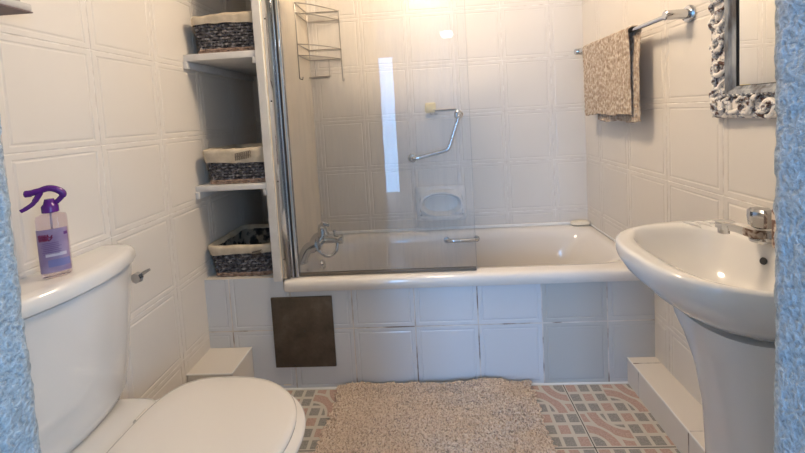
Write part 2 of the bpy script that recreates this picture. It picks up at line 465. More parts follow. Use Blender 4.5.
mb.box((OX0, HY - .07, 0), (OX1, HY - .02, .2)); mb.box((OX0, HY - .07, OZ - .07), (OX1, HY - .02, OZ))
struct('door_1', mb, M['white_paint'])

# ------------------------------------------------------------------ bathtub
tub = thing('bathtub', 'white built-in bathtub behind the glass screen, tiled in along its front', 'bathtub', (.13, 1.9, 0))
cx, cy = (XT + XR) / 2, (YF + YB) / 2; a, b = (XR - XT) / 2 - .001, (YB - YF) / 2 - .001
def R(dx, a_, b_, n, z, dy=0): return sell(cx + dx, cy + dy, a_, b_, n, z, 96)
yo = -.006
rings = [R(0, a, b + .004, 60, .456, yo), R(0, a, b + .009, 60, .462, yo), R(0, a, b + .011, 50, .485, yo), R(0, a, b + .008, 50, .499, yo), R(0, a - .002, b, 45, .506, yo),
         R(0, a - .01, b - .012, 40, RIMZ, 0), R(.0, a - .035, b - .045, 14, RIMZ + .001, 0), R(0, a - .048, b - .062, 9, RIMZ - .002, 0),
         R(-.002, a - .056, b - .072, 7, .492, 0), R(-.01, a - .068, b - .082, 5.5, .46, 0), R(-.028, a - .10, b - .092, 5, .36, 0),
         R(-.06, a - .155, b - .105, 4.6, .24, 0), R(-.085, a - .2, b - .12, 4.2, .16, 0), R(-.095, a - .24, b - .15, 4, .125, 0), R(-.1, a - .32, b - .2, 3.5, .115, 0)]
mb = MB().loft(rings, False, True)
shell = obj('tub_shell', mb, M['acrylic'], tub, angle=60); recalc(shell)
# the whole opening is inward facing; cap bottom already there
grip = obj('grab_handle', MB().tube(smoothpts([(.085, 2.13, .468), (.09, 2.115, .470), (.12, 2.105, .472), (.175, 2.102, .472), (.23, 2.105, .472), (.26, 2.115, .470), (.265, 2.13, .468)], 5), .0115, 12), M['chrome'], tub)
for x in (.088, .262): obj('handle_mount', MB().lathe([(.001, 0), (.018, 0), (.018, .004), (.014, .009), (.001, .010)], (x, 2.138, .468), (0, -1, .2), 20), M['chrome'], grip)
mb = MB()
# overflow plate on the tap end
mb.lathe([(.001, 0), (.026, 0), (.027, .006), (.02, .014), (.001, .016)], (-.594, 1.93, .43), (1, 0, .25), 24)
obj('overflow_cover', mb, M['chrome'], tub)
# bath mixer on the tap-end rim
MX = -.565
mix = obj('bath_mixer_tap', MB().tube([(MX, 1.765, .590), (MX, 1.935, .590)], .024, 16), M['chrome'], tub)
for y in (1.775, 1.925):
    mb = MB().tube(smoothpts([(MX - .082, y - .004, RIMZ), (MX - .070, y - .004, .54), (MX - .045, y, .580), (MX, y, .594)], 5), [.030, .029, .028, .027, .026] + [.025] * 11, 16)
    mb.lathe([(.001, 0), (.031, 0), (.031, .004), (.022, .010), (.001, .012)], (MX - .082, y - .004, RIMZ + .0005))
    obj('mixer_leg', mb, M['chrome'], mix)
mb = MB()
mb.lathe([(.020, -.02), (.023, 0), (.021, .03), (.019, .075), (.021, .09), (.024, .098), (.024, .112), (.018, .115), (.001, .115)], (MX, 1.85, .596), (1, 0, -.02), 18)
obj('spout', mb, M['chrome'], mix)
mb = MB().lathe([(.022, 0), (.024, .01), (.023, .045), (.016, .058), (.001, .06)], (MX + .01, 1.85, .600))
mb.tube(smoothpts([(MX + .006, 1.85, .645), (MX + .010, 1.85, .664), (MX + .022, 1.848, .675), (MX + .050, 1.846, .668)], 5), [.020] * 6 + [.016] * 5 + [.010] * 5, 10)
obj('lever_handle', mb, M['chrome'], mix)
mb = MB().lathe([(.005, 0), (.005, .018), (.009, .02), (.009, .028), (.001, .03)], (MX + .072, 1.85, .614)); obj('diverter_knob', mb, M['chrome'], mix)
mb = MB().tube(smoothpts([(MX - .02, 1.79, .582), (MX + .005, 1.785, .56), (MX + .03, 1.79, .535), (MX + .055, 1.81, .524), (MX + .080, 1.835, .54), (MX + .084, 1.85, .578)], 7), .0085, 10)
obj('shower_hose', mb, M['chrome'], mix)

# ------------------------------------------------------------------ shower screen
GY = 1.612
sc = thing('shower_screen', 'clear glass shower screen with chrome profiles standing on the bathtub rim', 'shower screen', (-.62, GY, RIMZ + .003))
obj('glass_pane', MB().box((-.600, GY - .003, RIMZ + .018), (.192, GY + .003, 2.0), bev=.001), M['glass'], sc, smooth=False)
obj('bottom_seal', MB().box((-.600, GY - .006, RIMZ + .0035), (.190, GY + .006, RIMZ + .018), bev=.002), M['seal'], sc)
mb = MB().box((XT + .001, YF + .002, RIMZ + .003), (XT + .034, GY + .012, 2.02), bev=.002)
wp = obj('wall_profile', mb, M['chrome'], sc)
for z in (.60, .95, 1.3, 1.65, 1.78):
    obj('screw', MB().lathe([(.001, 0), (.004, 0), (.003, .0015), (.001, .002)], (XT + .012, YF + .0023, z), (0, -1, 0), 10), M['dark'], wp)
for x, r_ in ((-.627, .0085), (-.609, .0105)):
    obj('hinge_profile', MB().tube([(x, GY - .006, RIMZ + .004), (x, GY - .006, 2.02)], r_, 16), M['chrome'], sc)
obj('profile_strip', MB().box((-.619, GY - .019, RIMZ + .004), (-.6165, GY + .005, 2.02)), M['dark'], sc)

# ------------------------------------------------------------------ access panel
mb = MB().box((-.728, YF - .009, .108), (-.453, YF - .0005, .432), bev=.003)
ap = obj('access_panel', mb, M['panel'], loc=(-.59, YF, .108)); tag(ap, 'dark brown square access panel fixed on the white tiled bathtub front', 'access panel')
for x, z in ((-.585, .275), (-.64, .118)):
    obj('screw', MB().lathe([(.001, 0), (.004, 0), (.003, .0015), (.001, .002)], (x, YF - .0088, z), (0, -1, 0), 10), M['dark'], ap)

# ------------------------------------------------------------------ niche shelves
def shelf(zt, zb, label):
    mb = MB().box((XL + .001, YF - .004, zb), (XT - .039, YB - .002, zt), bev=.002)
    s_ = obj('wall_shelf', mb, M['white_paint'], loc=(-.86, YF, zb)); tag(s_, label, 'shelf', 'white shelves in the niche')
    obj('batten', MB().box((XL + .001, YF - .008, zb - .032), (XL + .018, YB - .01, zb - .0005), bev=.001), M['white_paint'], s_)
    obj('batten', MB().box((XT - .053, YF - .008, zb - .026), (XT - .0385, YB - .01, zb - .0005), bev=.001), M['white_paint'], s_)
    return s_
shelf(1.521, 1.492, 'white painted upper shelf in the niche, under the topmost wicker basket')
shelf(.946, .921, 'white painted lower shelf in the niche, under the middle wicker basket')

# ------------------------------------------------------------------ wicker baskets
def basket(x0, x1, y0, y1, z0, h, label, band, openx, script=None, puff=0):
    cx, cy = (x0 + x1) / 2, (y0 + y1) / 2; a, b = (x1 - x0) / 2, (y1 - y0) / 2
    t = thing('wicker_basket', label, 'basket', (cx, cy, z0), 'lined wicker baskets in the niche')
    def per(u, z, off=0):
        """point on the rounded rectangular wall, u in 0..1"""
        k = 1 - .10 * (1 - (z - z0) / h)
        r = .03; A, B = a * k - r, b * k - r
        segs = [2 * A, PI / 2 * r, 2 * B, PI / 2 * r, 2 * A, PI / 2 * r, 2 * B, PI / 2 * r]; L = sum(segs); d = (u % 1) * L
        cs = [(-A, -B), (A, -B), (A, B), (-A, B)]
        for q in range(8):
            if d <= segs[q] or q == 7: break
            d -= segs[q]
        side = q // 2; ang = [-PI / 2, 0, PI / 2, PI][side]; c0 = cs[side]; c1 = cs[(side + 1) % 4]
        R_ = r + off
        if q % 2 == 0:
            f = d / segs[q]; nx, ny = math.cos(ang), math.sin(ang)
            x, y = c0[0] + (c1[0] - c0[0]) * f + nx * R_, c0[1] + (c1[1] - c0[1]) * f + ny * R_
        else:
            an = ang + d / r; x, y = c1[0] + math.cos(an) * R_, c1[1] + math.sin(an) * R_
        return (cx + x, cy + y, z)
    NS = 44; rows = int(h / .0125)
    mb = MB()
    for k in range(NS):
        mb.tube([per((k + .5) / NS, z0 + .004 + (h - .006) * q / 4) for q in range(5)], .003, 5)
    for r_ in range(rows):
        z = z0 + .010 + (h - .018) * r_ / (rows - 1); pts = []
        N = NS * 4
        for i in range(N):
            s_ = math.sin(PI * (i / 4.0) + PI * r_)
            p = per(i / N, z + .0015 * noise.noise(Vector((i * .3, r_, z0 * 9))), .0048 * math.copysign(abs(s_) ** .7, s_)); pts.append(p)
        mb.tube(pts, .0052, 6, closed=True)
    obj('woven_body', mb, M['wicker'], t)
    mb = MB()
    for q in range(2):
        mb.tube([per(i / 120, z0 + .006 + .009 * q, .006 + .0025 * math.sin(i * 1.3 + q * 3)) for i in range(120)], .0055, 6, closed=True)
    mb.box((cx - a * .86, cy - b * .86, z0 + .001), (cx + a * .86, cy + b * .86, z0 + .006))
    obj('base_rim', mb, M['wicker_brown'], t)
    # liner: outside band folded over the rim, then down the inside
    mb = MB(); N = 120; prof = [(-band, .0125), (-band * .6, .0135), (-band * .2, .0145), (.004, .012), (.009, .004), (.007, -.006), (-.01, -.012)]
    rings = []
    for k, (dz, off) in enumerate(prof):
        ring_ = []
        for i in range(N):
            w = noise.noise(Vector((i * .21, k * .35, z0 * 5)))
            front = 1 + .25 * math.sin(2 * PI * i / N * 1 + z0 * 7)
            dz2 = dz * front if dz < 0 and k < 3 else dz
            top = puff * max(0, math.sin(2 * PI * i / N + .4)) if k >= 2 else 0
            ring_.append(per(i / N, z0 + h + dz2 + .004 * w + top, off + .003 * w))
        rings.append(ring_)
    mb.loft(rings, False, False)
    ln = obj('fabric_liner', mb, M['linen'], t, angle=80)
    mb = MB(); rings = []
    for k, (dz, off) in enumerate([(-.008, -.012), (-h * .4, -.014), (-h * .8, -.016), (-h + .012, -.03)]):
        rings.append([per(i / N, z0 + h + dz, off + .004 * noise.noise(Vector((i * .25, k, 3)))) for i in range(N)])
    mb.loft(rings, False, True)
    obj('printed_inner_lining', mb, M['print'], t, angle=80)
    if script:
        mb = MB(); sx, sw, dzs, seed = script; rnd = random.Random(seed)
        for line in range(2):
            pts = []
            for i in range(60):
                f = i / 59
                pts.append((sx + sw * f + .004 * math.sin(i * .9), y0 - .0165 - .0012, z0 + h - dzs - .016 * line + .010 * f + (.006 + .003 * rnd.random()) * math.sin(i * .9 + 1.2)))
            mb.tube(smoothpts(pts, 2), .0009, 4)
        obj('script_print', mb, M['ink'], ln)
    return t
basket(-.985, -.708, 1.592, 1.90, 1.5215, .150, 'dark wicker basket with plain beige liner, alone on the upper niche shelf', .034, 0, puff=.006)
basket(-.985, -.711, 1.592, 1.90, .9465, .150, 'dark wicker basket with cream liner printed with script, on the lower niche shelf', .046, 0, (-.835, .07, .022, 3))
basket(-1.004, -.722, 1.602, 1.92, .5205, .140, 'open dark wicker basket with cream liner at the bottom of the niche, on the tiles', .040, 0, (-.80, .045, .028, 5))

# ------------------------------------------------------------------ toilet
TY = .885
toi = thing('toilet', 'white close-coupled toilet with closed lid against the left wall', 'toilet', (XL, TY, 0))
def tankring(z, xf, hw, bow, r=.055, back=XL + .004, n=10):
    """plan outline of the cistern: bowed front (towards +x), straight back"""
    pts = [(back, TY - hw, z)]
    xs = xf - bow
    front = []
    for k in range(n + 1):                       # corner near side
        t = -PI / 2 + (PI / 2 - .35) * k / n
        front.append((xs - r + r * math.cos(t), TY - hw + r + r * math.sin(t), z))
    y0 = front[-1][1]; x0 = front[-1][0]
    mid = []
    for k in range(1, 20):
        f = k / 20; mid.append((x0 + (xf - x0) * math.sin(PI * f) ** .75, y0 + (2 * TY - 2 * y0) * f, z))
    far = [(x, 2 * TY - y, z) for (x, y, z) in front[::-1]]
    return pts + front + mid + far + [(back, TY + hw, z)]
mb = MB().loft([tankring(.402, -.948, .198, .03), tankring(.408, -.938, .206, .033), tankring(.43, -.930, .210, .035), tankring(.56, -.907, .217, .04), tankring(.80, -.874, .222, .045), tankring(.809, -.874, .222, .045), tankring(.811, -.878, .219, .045)])
tank = obj('cistern', mb, M['ceramic'], toi, angle=50); recalc(tank)
mb = MB().loft([tankring(.8125, -.880, .216, .046), tankring(.8165, -.880, .216, .046), tankring(.8166, -.862, .226, .047), tankring(.822, -.860, .2275, .047), tankring(.843, -.862, .2265, .048), tankring(.852, -.867, .222, .047), tankring(.8562, -.876, .215, .045), tankring(.857, -.90, .20, .04)])
lidc = obj('cistern_lid', mb, M['ceramic'], toi, angle=50); recalc(lidc)
mb = MB().lathe([(.001, 0), (.017, 0), (.018, .012), (.014, .018), (.001, .020)], (-.940, 1.1035, .742), (.12, 1, 0), 8)
lv = obj('flush_lever', mb, M['chrome'], toi, angle=20)
obj('lever_arm', MB().tube([(-.938, 1.116, .744), (-.922, 1.124, .754), (-.910, 1.130, .760)], [.006, .006, .004], 8), M['steel'], lv)
def egg(xb, xt, hw, z, N=64, n=2.35):
    """seat outline, back xb to tip xt"""
    out = []
    for i in range(N):
        t = 2 * PI * i / N; c_, s_ = math.cos(t), math.sin(t)
        xc = xb + (xt - xb) * .40
        ax_ = (xt - xc) if c_ > 0 else (xc - xb)
        nn_ = 2.15 if c_ > 0 else 3.2
        out.append((xc + ax_ * math.copysign(abs(c_) ** (2 / nn_), c_), TY + .008 + hw * math.copysign(abs(s_) ** (2 / nn_), s_), z))
    return out
mb = MB().loft([egg(-.93, -.50, .12, 0), egg(-.93, -.50, .12, .03), egg(-.925, -.52, .11, .08), egg(-.93, -.50, .115, .16), egg(-.93, -.43, .15, .27), egg(-.935, -.385, .185, .34), egg(-.94, -.378, .195, .365), egg(-.938, -.382, .192, .374)], )
pan = obj('toilet_pan', mb, M['ceramic'], toi, angle=60); recalc(pan)
mb = MB().loft([sell(-.93, TY, .092, .15, 5, .33), sell(-.925, TY, .098, .158, 5, .36), sell(-.922, TY, .100, .160, 4, .385), sell(-.924, TY, .096, .155, 4, .396), sell(-.93, TY, .085, .145, 4, .401)])
o = obj('cistern_shelf', mb, M['ceramic'], toi, angle=70); recalc(o)
mb = MB().loft([egg(-.835, -.366, .206, .375), egg(-.838, -.362, .211, .380), egg(-.838, -.361, .212, .390), egg(-.835, -.366, .206, .396)])
o = obj('seat_ring', mb, M['seat'], toi, angle=60); recalc(o)
mb = MB().loft([egg(-.836, -.392, .205, .397), egg(-.838, -.386, .212, .400), egg(-.838, -.385, .213, .409), egg(-.836, -.389, .209, .4145), egg(-.828, -.405, .196, .4175), egg(-.78, -.48, .13, .4185)])
o = obj('seat_lid', mb, M['seat'], toi, angle=70); recalc(o)
for y in (TY - .075, TY + .075):
    obj('hinge', MB().tube([(-.842, y - .02, .403), (-.842, y + .02, .403)], .009, 12), M['seat'], toi)

# ------------------------------------------------------------------ spray bottle
BX, BY, BZ = -.944, .872, .8575
sb = thing('spray_bottle', 'clear lilac spray bottle with purple trigger standing on the toilet cistern lid', 'spray bottle', (BX, BY, BZ))
ang = math.radians(38)          # broad face turned to the camera
ca, sa = math.cos(ang), math.sin(ang)
def bl(x, y, z): return (BX + x * ca - y * sa, BY + x * sa + y * ca, BZ + z)
def bring(z, w, d, n=3): return [bl(x, y, z) for (x, y, _) in sell(0, 0, w, d, n, 0, 40)]
mb = MB().loft([bring(.0005, .025, .018), bring(.003, .028, .021), bring(.02, .029, .022), bring(.145, .029, .022), bring(.153, .027, .020), bring(.156, .021, .016, 2.4), bring(.159, .014, .014, 2), bring(.163, .013, .013, 2)])
body = obj('bottle_body', mb, M['liquid'], sb, angle=60); recalc(body)
def patch(name, zs, w, mat, par, x0=-1, off=.0007, d=.0203, x1=1):
    mb = MB(); rings = []
    for z in zs:
        rings.append([bl(*(lambda p: (p[0], p[1]))(((.029 + off) * math.copysign(abs(math.cos(t)) ** (2 / 3), math.cos(t)), (.022 + off) * math.copysign(abs(math.sin(t)) ** (2 / 3), math.sin(t)))), z)
                      for t in [-PI / 2 + (x0 + (x1 - x0) * k / 24) * w for k in range(25)]])
    mb.loft(rings, False, False, closed=False); return obj(name, mb, mat, par)
lb = patch('front_label', (.014, .07, .122), 1.25, M['label'], sb)
patch('label_panel', (.028, .046), 1.1, M['label_blue'], lb, -.2, .0012)
patch('label_panel', (.054, .062), 1.1, M['label_pale'], lb, -.3, .0012, x1=.7)
patch('label_panel', (.104, .111), 1.1, M['label_purple'], lb, .62, .0012)
def surf(u_, z, off=.0018):
    t = -PI / 2 + u_
    return bl((.029 + off) * math.copysign(abs(math.cos(t)) ** (2 / 3), math.cos(t)), (.022 + off) * math.copysign(abs(math.sin(t)) ** (2 / 3), math.sin(t)), z)
mb = MB(); rnd = random.Random(2)
for q, zc in enumerate((.106, .098)):
    mb.tube([surf(-.75 + .75 * i / 40 + .02 * math.sin(i), zc + .0042 * math.sin(i * .95 + q)) for i in range(41)], .0013, 4)
obj('brand_script', mb, M['label_red'], lb)
mb = MB()
for k in range(7):
    mb = MB(); z = .088 - .0045 * k; mb.tube([surf(-.6 + .9 * rnd.random() * .2 + (1.0 * i / 12), z) for i in range(10 + k % 3)], .0004, 4)
    obj('small_print', mb, M['label_purple'], lb)
obj('dip_tube', MB().tube([bl(0, 0, .02), bl(0, 0, .16)], .0025, 8), M['label_pale'], sb)
mb = MB().lathe([(.013, 0), (.0165, .001), (.0165, .016), (.014, .020), (.012, .022), (.009, .034), (.001, .035)], bl(0, 0, .160), n=20)
trig = obj('spray_head', mb, M['purple'], sb)
mb = MB()
arch = smoothpts([bl(-.034, 0, .2125), bl(-.016, 0, .2165), bl(0, 0, .2205), bl(.014, 0, .2165), bl(.026, 0, .205), bl(.024, 0, .196), bl(.012, 0, .183)], 5)
mb.tube(arch, [.0075, .0075, .0078, .008, .008] * 2 + [.008] * 10 + [.0075] * 5 + [.006] * 5 + [.006], 10)
mb.lathe([(.001, 0), (.0085, 0), (.0085, .011), (.006, .013), (.001, .013)], bl(-.030, 0, .2125), tuple(Vector(bl(-1, 0, 0)) - Vector(bl(0, 0, 0))), 12)
obj('nozzle', mb, M['purple'], trig)
mb = MB().tube(smoothpts([bl(-.014, 0, .212), bl(-.022, 0, .198), bl(-.030, 0, .186), bl(-.044, 0, .176), bl(-.052, 0, .172)], 5), [.006] * 8 + [.005] * 8 + [.0045] * 5, 8)
obj('trigger', mb, M['purple'], trig)

# ------------------------------------------------------------------ washbasin
bas = thing('washbasin', 'white pedestal washbasin on the right wall beneath the carved mirror', 'washbasin', (.86, .95, 0))
BC = (.725, .95)
def dray(t, a_, b_, n, xb):
    """radius of the D-shaped outline along direction t from BC"""
    c_, s_ = math.cos(t), math.sin(t)
    lo, hi = 0, .8
    def inside(r):
        x, y = BC[0] + r * c_, BC[1] + r * s_
        if x > xb: return False
        return (abs(x - .9297) / a_) ** n + (abs(y - .95) / b_) ** n <= 1
    for _ in range(40):
        mid = (lo + hi) / 2
        if inside(mid): lo = mid
        else: hi = mid
    return lo
NB = 96
def oring(z, inset, n=2.85):
    return [(BC[0] + dray(2 * PI * i / NB, .426 - inset, .252 - inset * .75, n, XR - .001) * math.cos(2 * PI * i / NB), BC[1] + dray(2 * PI * i / NB, .426 - inset, .252 - inset * .75, n, XR - .001) * math.sin(2 * PI * i / NB), z) for i in range(NB)]
def iring(z, a_, b_, n=2.7, cxx=.717):
    out = []
    for i in range(NB):
        t = 2 * PI * i / NB; c_, s_ = math.cos(t), math.sin(t)
        r_ = 1 / ((abs(c_) / a_) ** n + (abs(s_) / b_) ** n) ** (1 / n)
        out.append((cxx + r_ * c_, .95 + r_ * s_, z))
    return out
def blend(A, B, f, dz=0): return [(p[0] + (q[0] - p[0]) * f, p[1] + (q[1] - p[1]) * f, p[2] + (q[2] - p[2]) * f + dz) for p, q in zip(A, B)]
O = oring(.818, 0); I = iring(.808, .152, .206)
rings = [oring(.632, .235, 2.3), oring(.645, .20, 2.3), oring(.675, .12), oring(.715, .062), oring(.755, .022), oring(.785, .004), oring(.80, 0), O, oring(.824, .003), oring(.827, .010),
         blend(oring(.827, .012), iring(.823, .158, .212), .55), iring(.821, .158, .212), iring(.815, .153, .207), iring(.80, .147, .200), iring(.765, .135, .185), iring(.72, .108, .15), iring(.69, .075, .11), iring(.678, .04, .055), iring(.675, .02, .02)]
mb = MB().loft(rings, True, True)
bowl = obj('basin_bowl', mb, M['ceramic'], bas, angle=70); recalc(bowl)
obj('overflow_hole', MB().lathe([(.001, 0), (.0095, 0), (.0095, .002), (.001, .0025)], (.8545, .985, .779), (-.92, 0, .35), 20), M['dark'], bas)
obj('drain', MB().lathe([(.001, 0), (.02, 0), (.018, .003), (.001, .003)], (.717, .95, .675), n=20), M['chrome'], bas)
mb = MB()
for k in range(3):
    y = 1.165 - .0 * k; x = .80 + .032 * k
    mb.tube(smoothpts([(x - .018, 1.178, .826), (x - .004, 1.166, .8275), (x + .006, 1.15, .8265), (x + .008, 1.14, .822)], 4), [.002, .003, .004, .0045, .005, .005, .005, .005, .005, .004, .003, .003, .002], 8)
obj('soap_ridges', mb, M['ceramic'], bas)
def pring(z, xf, hw): return [(x, y, z) for (x, y, _) in sell((xf + .925) / 2, .95, (.925 - xf) / 2, hw, 2.6, 0, 48)]
mb = MB().loft([pring(0, .695, .12), pring(.02, .695, .12), pring(.05, .708, .112), pring(.24, .714, .106), pring(.38, .706, .108), pring(.50, .686, .116), pring(.58, .662, .128), pring(.63, .642, .138), pring(.66, .636, .142)])
o = obj('pedestal', mb, M['ceramic'], bas, angle=60); recalc(o)
# pillar tap
TX, TYY = .860, 1.0
mb = MB().lathe([(.001, 0), (.024, 0), (.025, .006), (.018, .012), (.017, .024), (.001, .025)], (TX, TYY, .8262))
mb.loft([[(TX + .02, TYY + s_ * .017, z) for s_, z in ((-1, .838), (1, .838), (1, .858), (-1, .858))],
         [(TX - .03, TYY + s_ * .015, z) for s_, z in ((-1, .838), (1, .838), (1, .861), (-1, .861))],
         [(TX - .080, TYY - .006 + s_ * .013, z) for s_, z in ((-1, .860), (1, .860), (1, .879), (-1, .879))],
         [(TX - .112, TYY - .007 + s_ * .011, z) for s_, z in ((-1, .868), (1, .868), (1, .884), (-1, .884))]])
mb.lathe([(.001, 0), (.0125, 0), (.013, .012), (.0125, .022), (.001, .024)], (TX - .098, TYY - .006, .855))
tp = obj('tap', mb, M['chrome'], bas); recalc(tp)
mb = MB(); n = 24; rings = []
for r_, h_ in [(.011, 0), (.016, .002), (.0235, .006), (.0265, .03), (.0255, .046), (.020, .052), (.001, .053)]:
    rings.append([(TX + (r_ + (.0016 if i % 4 < 2 else -.0012) * (r_ > .015)) * math.cos(2 * PI * i / n), TYY + (r_ + (.0016 if i % 4 < 2 else -.0012) * (r_ > .015)) * math.sin(2 * PI * i / n), .861 + h_) for i in range(n)])
mb.loft(rings); obj('tap_handle', mb, M['acryl_clear'], tp, angle=20)
# patterned tumbler by the tap
mb = MB().lathe([(.001, 0), (.020, 0), (.022, .004), (.0225, .092), (.021, .095), (.019, .09), (.018, .008), (.001, .006)], (.866, .943, .8275), n=28)
tum = obj('tumbler', mb, M['jar'], loc=(.866, .943, .8275)); tag(tum, 'brown and cream patterned tumbler beside the basin tap, half hidden by the blue jamb', 'tumbler')

# ------------------------------------------------------------------ towel rail and towel
BRX, BRZ = XR - .07, 1.499
rail = thing('towel_rail', 'chrome towel rail on the right wall above the bathtub end', 'towel rail', (XR, 1.75, BRZ))
obj('bar', MB().tube([(BRX, 1.355, BRZ), (BRX, 2.135, BRZ)], .0085, 14), M['chrome'], rail)
for y in (1.352, 2.12):
    mb = MB().lathe([(.001, 0), (.029, 0), (.030, .006), (.026, .012), (.017, .013), (.0165, .084), (.013, .087), (.001, .087)], (XR - .001, y, BRZ + .001), (-1, 0, 0), 24)
    obj('bracket', mb, M['chrome'], rail)
def towel():
    mb = MB(); ya, yb = 1.585, 2.02; N, K = 190, 190
    zf, zb = .345, .375                     # drop in front and behind
    rings = []
    L = zf + zb + PI * .014
    for i in range(N + 1):
        f = i / N; row = []
        for k in range(K + 1):
            s_ = L * k / K
            r_ = .014
            if s_ < zf: x, z = BRX - r_ , BRZ - (zf - s_); nx = -1; side = 0
            elif s_ < zf + PI * r_:
                an = (s_ - zf) / r_; x, z = BRX - r_ * math.cos(an), BRZ + r_ * math.sin(an); nx = -math.cos(an); side = 1
            else: x, z = BRX + r_, BRZ - (s_ - zf - PI * r_); nx = 1; side = 2
            down = max(0, BRZ - z)
            x = BRX + (x - BRX) * (1 - .55 * min(1, down * 7))
            y = ya + (yb - ya) * f
            if side == 2: y = ya - .035 + (yb - .06 - ya) * f
            if side == 1: y -= .035 * (s_ - zf) / (PI * r_) + .04 * f * (s_ - zf) / (PI * r_)
            wob = .006 * math.sin(f * 9 + side * 2) * min(1, down * 6) + .004 * noise.noise(Vector((y * 12, z * 8, side)))
            colk = math.floor(f * 26); waf = .0036 * abs(math.sin(PI * f * 26)) * (1 + .45 * math.sin(s_ * 2 * PI / .026 + (colk % 2) * PI + noise.noise(Vector((colk, s_ * 20, 0)))))
            x += (-wob if side == 0 else wob) + nx * (waf + .002)
            z += .004 * math.sin(f * 12 + side) * min(1, down * 3) + .0015 * math.sin(f * 40)
            row.append((x, y, z))
        rings.append(row)
    mb.loft(rings, False, False, closed=False)
    return mb
o = obj('hand_towel', towel(), M['towel'], loc=(BRX, 1.8, BRZ)); tag(o, 'beige ribbed hand towel folded over the chrome towel rail', 'towel')
md = o.modifiers.new('thick', 'SOLIDIFY'); md.thickness = .004; md.offset = 0

# ------------------------------------------------------------------ carved mirror
MY1, MZ0, MZ1 = 1.232, 1.145, 1.95; MY0 = .66; FW = .097; MX_ = XR - .004
mir = thing('wall_mirror', 'mirror in a carved distressed white frame on the right wall above the basin', 'mirror', (XR, .95, MZ0))
def frame_ring(d, x):  # rectangle inset by d at depth x
    return [(x, MY0 + d, MZ0 + d), (x, MY1 - d, MZ0 + d), (x, MY1 - d, MZ1 - d), (x, MY0 + d, MZ1 - d)]
mb = MB().loft([frame_ring(0, MX_), frame_ring(0, MX_ - .014), frame_ring(.006, MX_ - .020), frame_ring(.06, MX_ - .018), frame_ring(.066, MX_ - .012)], False, False)
rect = obj('frame', mb, M['carved'], mir, smooth=False)
# inner stepped moulding, and a lip coloured black for the shadow line there
mb = MB().loft([frame_ring(.064, MX_ - .010), frame_ring(.064, MX_ - .026), frame_ring(.070, MX_ - .030), frame_ring(.078, MX_ - .027), frame_ring(.084, MX_ - .020), frame_ring(.092, MX_ - .015)], False, False)
obj('inner_moulding', mb, M['grey_paint'], mir, smooth=False)
mb = MB().loft([frame_ring(.092, MX_ - .015), frame_ring(.0922, MX_ - .010), frame_ring(FW, MX_ - .010), frame_ring(FW, MX_ - .004)], False, False)
obj('shadow_line_lip', mb, M['dark'], mir, smooth=False)
mb = MB(); mb.add(frame_ring(FW - .003, MX_ - .0105), [(0, 3, 2, 1)]); mb.add(frame_ring(FW - .003, MX_ - .002), [(0, 1, 2, 3)])
obj('mirror_glass', mb, M['mirror'], mir, smooth=False)
# scroll carving
def scroll(mb, cy_, cz_, r0, rot, turns, hand, w):
    pts, rr = [], []
    for k in range(34):
        f = k / 33; th = rot + hand * turns * 2 * PI * f; r_ = r0 * (1 - f * .82)
        pts.append((MX_ - .020 - .008 * f - .003 * math.sin(f * 9), cy_ + r_ * math.cos(th), cz_ + r_ * math.sin(th)))
        rr.append(w * (.35 + .9 * math.sin(PI * min(1, .15 + f * .8))) * (1 - f * .35))
    mb.tube(pts, rr, 8)
    mb.lathe([(.001, 0), (w * .8, 0), (w * .6, w * .6), (.001, w * .8)], (MX_ - .022, cy_, cz_), (-1, 0, 0), 10)
def leaf(mb, cy_, cz_, l_, rot, w):
    pts, rr = [], []
    for k in range(12):
        f = k / 11; a_ = rot + .8 * (f - .5)
        pts.append((MX_ - .017 - .010 * math.sin(PI * f), cy_ + l_ * (f - .5) * math.cos(a_), cz_ + l_ * (f - .5) * math.sin(a_))); rr.append(w * math.sin(PI * (.08 + .9 * f)) ** .8 * (1 - .5 * f))
    mb.tube(pts, rr, 8)
mb = MB(); rnd = random.Random(11)
def run(n, pos, tang):
    for k in range(n):
        y, z = pos((k + .5) / n); h = 1 if k % 2 else -1
        scroll(mb, y, z, .027, tang + (PI / 2) * h + rnd.uniform(-.4, .4), 1.15, h, .0078)
        for q in range(3):
            y2, z2 = pos((k + (q + .2) / 3) / n)
            ty, tz = math.cos(tang), math.sin(tang)
            o_ = rnd.choice((-1, 1)) * rnd.uniform(.008, .022)
            leaf(mb, y2 - tz * o_, z2 + ty * o_, rnd.uniform(.034, .055), tang + rnd.uniform(-.9, .9), rnd.uniform(.006, .010))
run(7, lambda f: (MY0 + .04 + (MY1 - MY0 - .06) * f, MZ0 + .032), 0)
run(10, lambda f: (MY1 - .032, MZ0 + .04 + (MZ1 - MZ0 - .06) * f), PI / 2)
run(7, lambda f: (MY0 + .04 + (MY1 - MY0 - .06) * f, MZ1 - .032), 0)
run(10, lambda f: (MY0 + .032, MZ0 + .04 + (MZ1 - MZ0 - .06) * f), PI / 2)
for y in (MY0 + .03, MY1 - .03):
    for z in (MZ0 + .03, MZ1 - .03): scroll(mb, y, z, .028, 1.0, 1.3, 1, .009)
# small beads at the frame's outer border
k = 0
while k * .016 < MY1 - MY0:
    for z in (MZ0 + .067, MZ1 - .067): mb.lathe([(.001, -.003), (.005, -.002), (.0055, .003), (.003, .006), (.001, .007)], (MX_ - .024, MY0 + .06 + k * .016 if MY0 + .06 + k * .016 < MY1 - .06 else MY1 - .066, z), (-1, 0, 0), 6)
    k += 1
obj('scroll_carving', mb, M['carved'], mir, angle=60)

